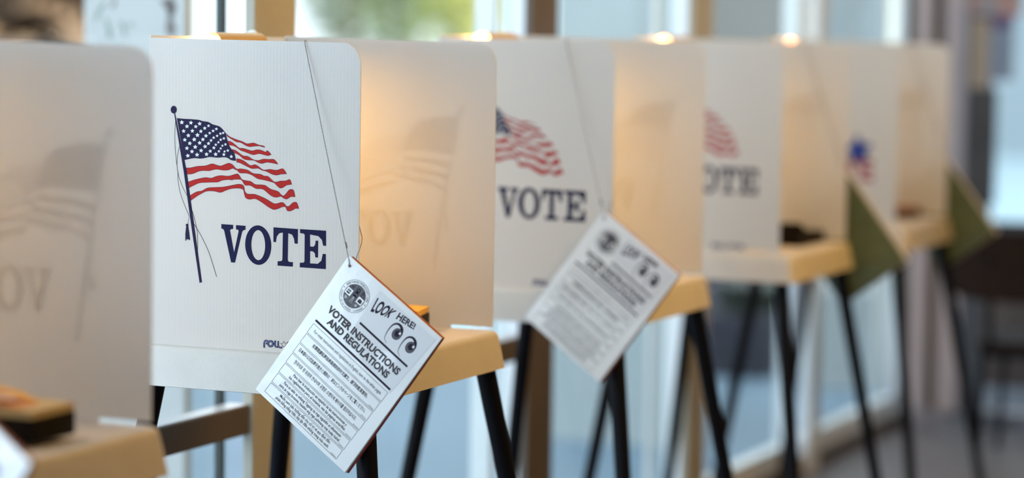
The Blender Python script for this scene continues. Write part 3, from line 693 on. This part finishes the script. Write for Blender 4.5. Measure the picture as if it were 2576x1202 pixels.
# bays: frame members and panes between the posts
for k in range(len(POSTS) - 1):
    a = POSTS[k][1] + (.02 if POSTS[k][2] == 1 else 0); b = POSTS[k + 1][0]
    w = empty('window_%d' % (k + 1), ((a + b) / 2, 2.35, 0)); struct(w); h = (b - a) / 2
    q = MB(); q.box((-h, .0, 0), (h, .05, .045), M_POSTD); q.build('sill_plate', w)
    q = MB(); q.box((-h, .01, .045), (h, .06, .115), M_WHITEF, .004); q.build('bottom_rail', w)
    q = MB(); q.box((-h, .0, 2.9), (h, .06, 3.0), M_WHITEF); q.build('top_rail', w)
    q = MB(); q.box((-h, .032, .115), (h, .038, 2.9), M_GLASS); q.build('pane', w)
    if k in (3, 4, 5):
        q = MB(); q.box((-h, -.012, .622), (h, .031, .676), M_POSTD, .002); q.build('mid_rail', w)
        q = MB(); q.box((-h, -.010, .6765), (h, .031, .679), mat('rail_top_metal', (.55, .56, .6), .3, metal=.3)); q.build('rail_cap', w)
# white outside jambs beside the posts
def wallx(px, y):
    k = D + (px - W / 2) / FPX * RT - (50 - H / 2) / FPX * UP; return k.x / k.y * y
JY = 2.425
for n, (p0, p1, m) in enumerate([(545.5, 557, M_GASK), (1195, 1245, M_WHITEF), (1262, 1340, M_WHITEF), (1640, 1654, M_WHITEF), (1685, 1740, M_WHITEF),
                                 (1970, 2004, M_WHITEF), (2037, 2054, M_WHITEF), (2062, 2076, M_POSTD), (2220, 2232, M_WHITEF), (2257, 2276, M_WHITEF)]):
    x1 = wallx(p1, JY); y1 = x1 / wallx(p0, 1.0)
    if n == 0: y1 = JY + .012
    p = empty('trim_%d' % (n + 20), (x1, JY, 0)); struct(p)
    q = MB(); q.box((0, 0, -.05), (.018, y1 - JY, 3.0), m); q.build('jamb', p)
# end wall with glazed door
EX = 9.25
ew = empty('wall_right', (EX, 0, 0)); struct(ew)
def eb(name, y0, y1, z0, z1, m, dx=0.0, th=.1):
    q = MB(); q.box((dx, y0, z0), (dx + th, y1, z1), m); return q.build(name, ew)
eb('corner_wall', 2.395, 2.48, 0, 3.0, M_PINKW); eb('reveal', 2.345, 2.395, 0, 3.0, mat('dark_reveal', (.09, .06, .04), .6), .03)
eb('corner_wall', 2.262, 2.345, 0, 3.0, M_PINKW)
eb('solid_wall', -4.2, .55, 0, 3.0, M_WALL)
dr = empty('door_1', (EX, 1.4, 0)); struct(dr)
def db(name, y0, y1, z0, z1, m, dx=0.0, th=.05):
    q = MB(); q.box((dx, y0 - 1.4, z0), (dx + th, y1 - 1.4, z1), m, .002); return q.build(name, dr)
db('frame_stile', 2.165, 2.26, 0, 3.0, M_DARKP); db('frame_stile', 1.18, 1.24, 0, 3.0, M_DARKP); db('frame_stile', .55, .62, 0, 3.0, M_DARKP)
db('bottom_rail', .62, 2.165, .02, .10, mat('pale_metal_kick', (.42, .48, .56), .4)); db('kick_panel', .62, 2.165, .10, .42, mat('brown_kick_panel', (.13, .10, .09), .6))
db('mid_rail', .62, 2.165, .66, .72, M_DARKP); db('top_rail', .62, 2.165, 2.85, 3.0, M_DARKP)
db('pane', .62, 2.165, .42, 2.85, M_GLASS, .02, .006)
# things by the door
ds = empty('display_stand', (EX - .25, 2.10, 0)); tag(ds, 'dark stand holding a grey sheet and orange poster by the far door', 'display stand')
q = MB(); q.tube([(0, .02, .012), (0, .02, 1.62)], .014, M_DARKP, 12); q.build('pole', ds, smooth=True)
q = MB(); q.tube([(0, .02, 0), (0, .02, .012)], [.16, .15], M_DARKP, 28); q.build('base_plate', ds, smooth=True)
q = MB(); q.box((-.022, -.075, 1.25), (-.014, .010, 1.435), mat('grey_blue_card', (.25, .29, .38), .7)); q.build('grey_sheet', ds)
q = MB(); q.box((-.022, -.075, 1.437), (-.014, .010, 1.482), mat('purple_card', (.11, .05, .15), .7)); q.build('purple_band', ds)
q = MB(); q.box((-.022, -.10, 1.484), (-.014, .085, 1.60), mat('orange_poster', (.60, .22, .13), .7, col2=(.30, .34, .38), vscale=9)); q.build('orange_poster', ds)
q = MB(); q.box((-.018, .012, 1.22), (-.012, .08, 1.47), mat('beige_card', (.42, .33, .25), .7)); q.build('beige_sheet', ds)
q = MB(); q.box((-.018, -.02, .80), (-.012, .085, 1.215), mat('charcoal_card', (.08, .075, .08), .7, var=.3)); q.build('charcoal_board', ds)

# ------------------------------------------------------------------ chairs
def chair(x, y, rz, mw, label, h=.78, wtop=.50):
    root = empty('cafe_chair', (x, y, 0), rz)      # the back is at local x=0, sitter faces +x
    s = MB(); s.loft([rrect(.02, -.225, .45, .225, .06, z) for z in (.385, .388, .405, .410)], mw); s.build('seat', root, smooth=True)
    b = MB(); rings = []
    for k in range(13):
        t = k / 12; yy = (t - .5) * wtop; cx = -.045 * (1 - (2 * t - 1) ** 2) + .02; e = (abs(2 * t - 1)) ** 6 * .03
        rings.append([(cx - .008, yy, .545 + e), (cx + .008, yy, .545 + e), (cx + .012, yy, .66), (cx + .008, yy, h - e), (cx - .008, yy, h - e), (cx - .004, yy, .66)])
    b.loft(rings, mw); b.build('backrest', root, smooth=True)
    for yy in (-.17, .17):
        q = MB(); q.tube([(.015, yy, .40), (.0, yy, .56), (-.012, yy, .70)], .010, M_LEG, 10); q.build('back_support', root, smooth=True)
    for lx, ly, ox, oy in ((.03, .19, -.03, .01), (.03, -.19, -.03, -.01), (.42, .19, .02, .02), (.42, -.19, .02, -.02)):
        q = MB(); q.tube([(lx, ly, .385), (lx + ox, ly + oy, 0)], [.014, .012], M_LEG, 12); q.build('leg', root, smooth=True)
    f = MB()
    f.tube([(.03, .19, .37), (.42, .19, .37), (.42, -.19, .37), (.03, -.19, .37), (.03, .19, .37)], .012, M_LEG, 8); f.build('seat_frame', root, smooth=True)
    return tag(root, label, 'chair')
chair(8.02, 1.69, R(3), M_CHAIR, 'dark brown cafe chair with curved back at the right edge past the booths', .775, .62)
chair(8.55, 1.62, R(-8), M_CHAIRM, 'lighter brown chair just behind the dark cafe chair', .815, .46)

# ------------------------------------------------------------------ outdoors
sbox('outdoor_pavement', (-25, 2.42, -.08), (60, 40, -.03), M_PAVE)
def ocol(name, px0, px1, y, th=.3, m=M_PALE):
    x1 = wallx(px1, y); yf = x1 / wallx(px0, 1.0)
    q = MB(); q.box((x1, y, -.05), (x1 + th, yf, 3.2), m); return struct(q.build(name)), x1
PY = 2.95
c, CX = ocol('wall_outside_peeling', 212, 466, PY, .03)
def fn(px, py, h=0):
    k = D + (px - W / 2) / FPX * RT - (py - H / 2) / FPX * UP
    return CAM + k * ((CX - .0015) / k.x)
z7 = lambda pts: [(x / 4.025, y / 4.025) for x, y in pts]
for k, (pts, m) in enumerate([([(1620, 10), (1660, 60), (1690, 120), (1695, 170), (1740, 175), (1765, 130), (1785, 70), (1770, 30), (1745, -30), (1700, -20), (1660, 0)], M_FLAKE),
               ([(1700, 185), (1740, 185), (1760, 240), (1782, 290), (1755, 350), (1730, 375), (1700, 350), (1675, 300), (1680, 240)], M_FLAKE),
               ([(965, 210), (968, 160), (985, 110), (1020, 60), (1050, 20), (1062, 30), (1040, 80), (1005, 130), (990, 180), (975, 215)], M_FLAKE2),
               ([(1125, 60), (1150, 20), (1160, -20), (1172, -15), (1165, 40), (1145, 75), (1128, 80)], M_FLAKE),
               ([(1062, 200), (1085, 190), (1105, 260), (1125, 320), (1120, 380), (1095, 390), (1085, 300)], M_FLAKE2),
               ([(1205, 215), (1230, 215), (1260, 270), (1275, 340), (1255, 360), (1235, 290)], M_FLAKE2),
               ([(1310, 240), (1335, 230), (1350, 255), (1325, 275), (1308, 262)], M_FLAKE2)]):
    q = MB(); q.poly([smoothpts(z7(pts), 3, True)], fn, m); o = q.build('peeled_patch'); o.parent = c
ocol('wall_outside_pale', 1400, 1690, 3.0, .3, M_PALE2); ocol('wall_outside_far', 2079, 2215, 2.75, .3, M_PALE2)
# far grey building, low dark planters
gb = empty('grey_building', (29, 8.2, -.03)); tag(gb, 'grey building seen across the paving behind the fourth booth', 'building')
q = MB(); q.box((-3.0, 0, 0), (6, 1.2, 6), M_GREYB); q.build('wall', gb)
q = MB(); q.box((-3.01, -.15, 2.4), (6, 0, 2.7), M_PALE); q.build('ledge', gb)
for k in range(4):
    q = MB(); q.box((-2.2 + 2 * k, -.04, .9), (-1.1 + 2 * k, .01, 2.1), M_DARKC); q.build('window', gb)
fb = empty('backdrop_building', (32, 3, -.03)); tag(fb, 'pale blue-grey building far beyond the glazed door at right', 'building')  # added building, hides the over-bright sky behind the door
q = MB(); q.box((0, -14, 0), (6, 5, 9), mat('blue_grey_facade', (.30, .38, .46), .7, var=.1, vscale=.6)); q.build('wall', fb)
for k in range(5):
    q = MB(); q.box((-.06, -12 + 3.2 * k, 3), (.02, -10.4 + 3.2 * k, 5), M_DARKC); q.build('window', fb)
def planter(x, y, w, d, h, label):
    r = empty('planter', (x, y, -.03)); tag(r, label, 'planter')
    q = MB(); q.box((0, 0, 0), (w, d, h), M_DARKC, .02); q.build('trough', r)
    q = MB()
    for k in range(220):
        a, b2 = random.uniform(.05, w - .05), random.uniform(.05, d - .05); zz = h + random.uniform(-.01, .16); s_ = random.uniform(.03, .06); t = random.uniform(0, 6.28)
        q.add([(a, b2, zz - .03), (a + s_ * math.cos(t), b2 + s_ * math.sin(t), zz), (a + s_ * .3 * math.cos(t + 1), b2 + s_ * .3 * math.sin(t + 1), zz + s_)], [(0, 1, 2)], mat('dark_leaf', (.03, .05, .035), .7))
    o = q.build('foliage', r); o['kind'] = 'stuff'
    return r
planter(12.0, 4.0, 1.6, .5, .32, 'long dark planter on the paving seen below the fourth booth\'s table')
planter(9.95, 3.25, .5, .28, .26, 'small dark block on the paving nearer the window than the long planter')
def tree(x, y, hgt, cr, col, label, seed, trunk=.12, n=2600, low=.9):
    rnd = random.Random(seed); r = empty('tree', (x, y, -.05)); tag(r, label, 'tree', 'trees beyond the windows')
    q = MB(); q.tube([(0, 0, 0), (.05, .03, hgt * .35), (-.04, .05, hgt * .7)], [trunk, trunk * .8, trunk * .4], M_TRUNK, 10); q.build('trunk', r, smooth=True)
    m1 = mat('leaf_%d' % seed, col, .6, var=.35, vscale=2.5, transl=.35)
    q = MB()
    for k in range(n):
        while True:
            p = Vector([rnd.uniform(-1, 1) for _ in range(3)])
            if .25 < p.length < 1: break
        c_ = Vector((p.x * cr, p.y * cr, low + (hgt - low) * (p.z * .5 + .5)))
        s_ = rnd.uniform(.07, .17); u_ = Vector([rnd.uniform(-1, 1) for _ in range(3)]).normalized(); w_ = u_.orthogonal().normalized()
        q.add([c_ - u_ * s_, c_ + w_ * s_ * .5, c_ + u_ * s_, c_ - w_ * s_ * .5], [(0, 1, 2, 3)], m1)
    o = q.build('foliage', r); o['kind'] = 'stuff'; return r
T = lambda px, y: wallx(px, y)
def at(ratio, y): return ratio * y
tree(T(150, 9), 9.0, 4.6, .75, (.30, .32, .14), 'olive green tree at the far left above the nearest booth', 1, .14)
tree(T(-70, 12), 12, 4.6, 1.0, (.03, .035, .022), 'very dark tree at the left edge', 2, .2)
tree(T(70, 6.6), 6.6, 4.2, .55, (.36, .23, .15), 'reddish brown tree between the dark and the olive trees', 3, .20, 1800, 1.0)
tree(T(185, 15), 15, 5.6, .8, (.40, .36, .16), 'tan-green tree farther back at the far left', 8, .16, 2200)
tree(at(1.90, 20), 20, 7, 1.0, (.34, .40, .24), 'mid green tree right of the tan post', 4, .15)
tree(at(1.985, 29), 29, 7, 1.3, (.20, .28, .12), 'darker green tree between the mid green and yellow ones', 5, .15)
tree(at(2.125, 19), 19, 6, 1.05, (.80, .80, .30), 'bright yellow-green tree left of the third booth', 6, .14)
tree(at(2.03, 36), 36, 9, 2.6, (.50, .56, .30), 'pale green tree farther back behind the others', 7, .2, 3600)

bpy.context.view_layer.update()
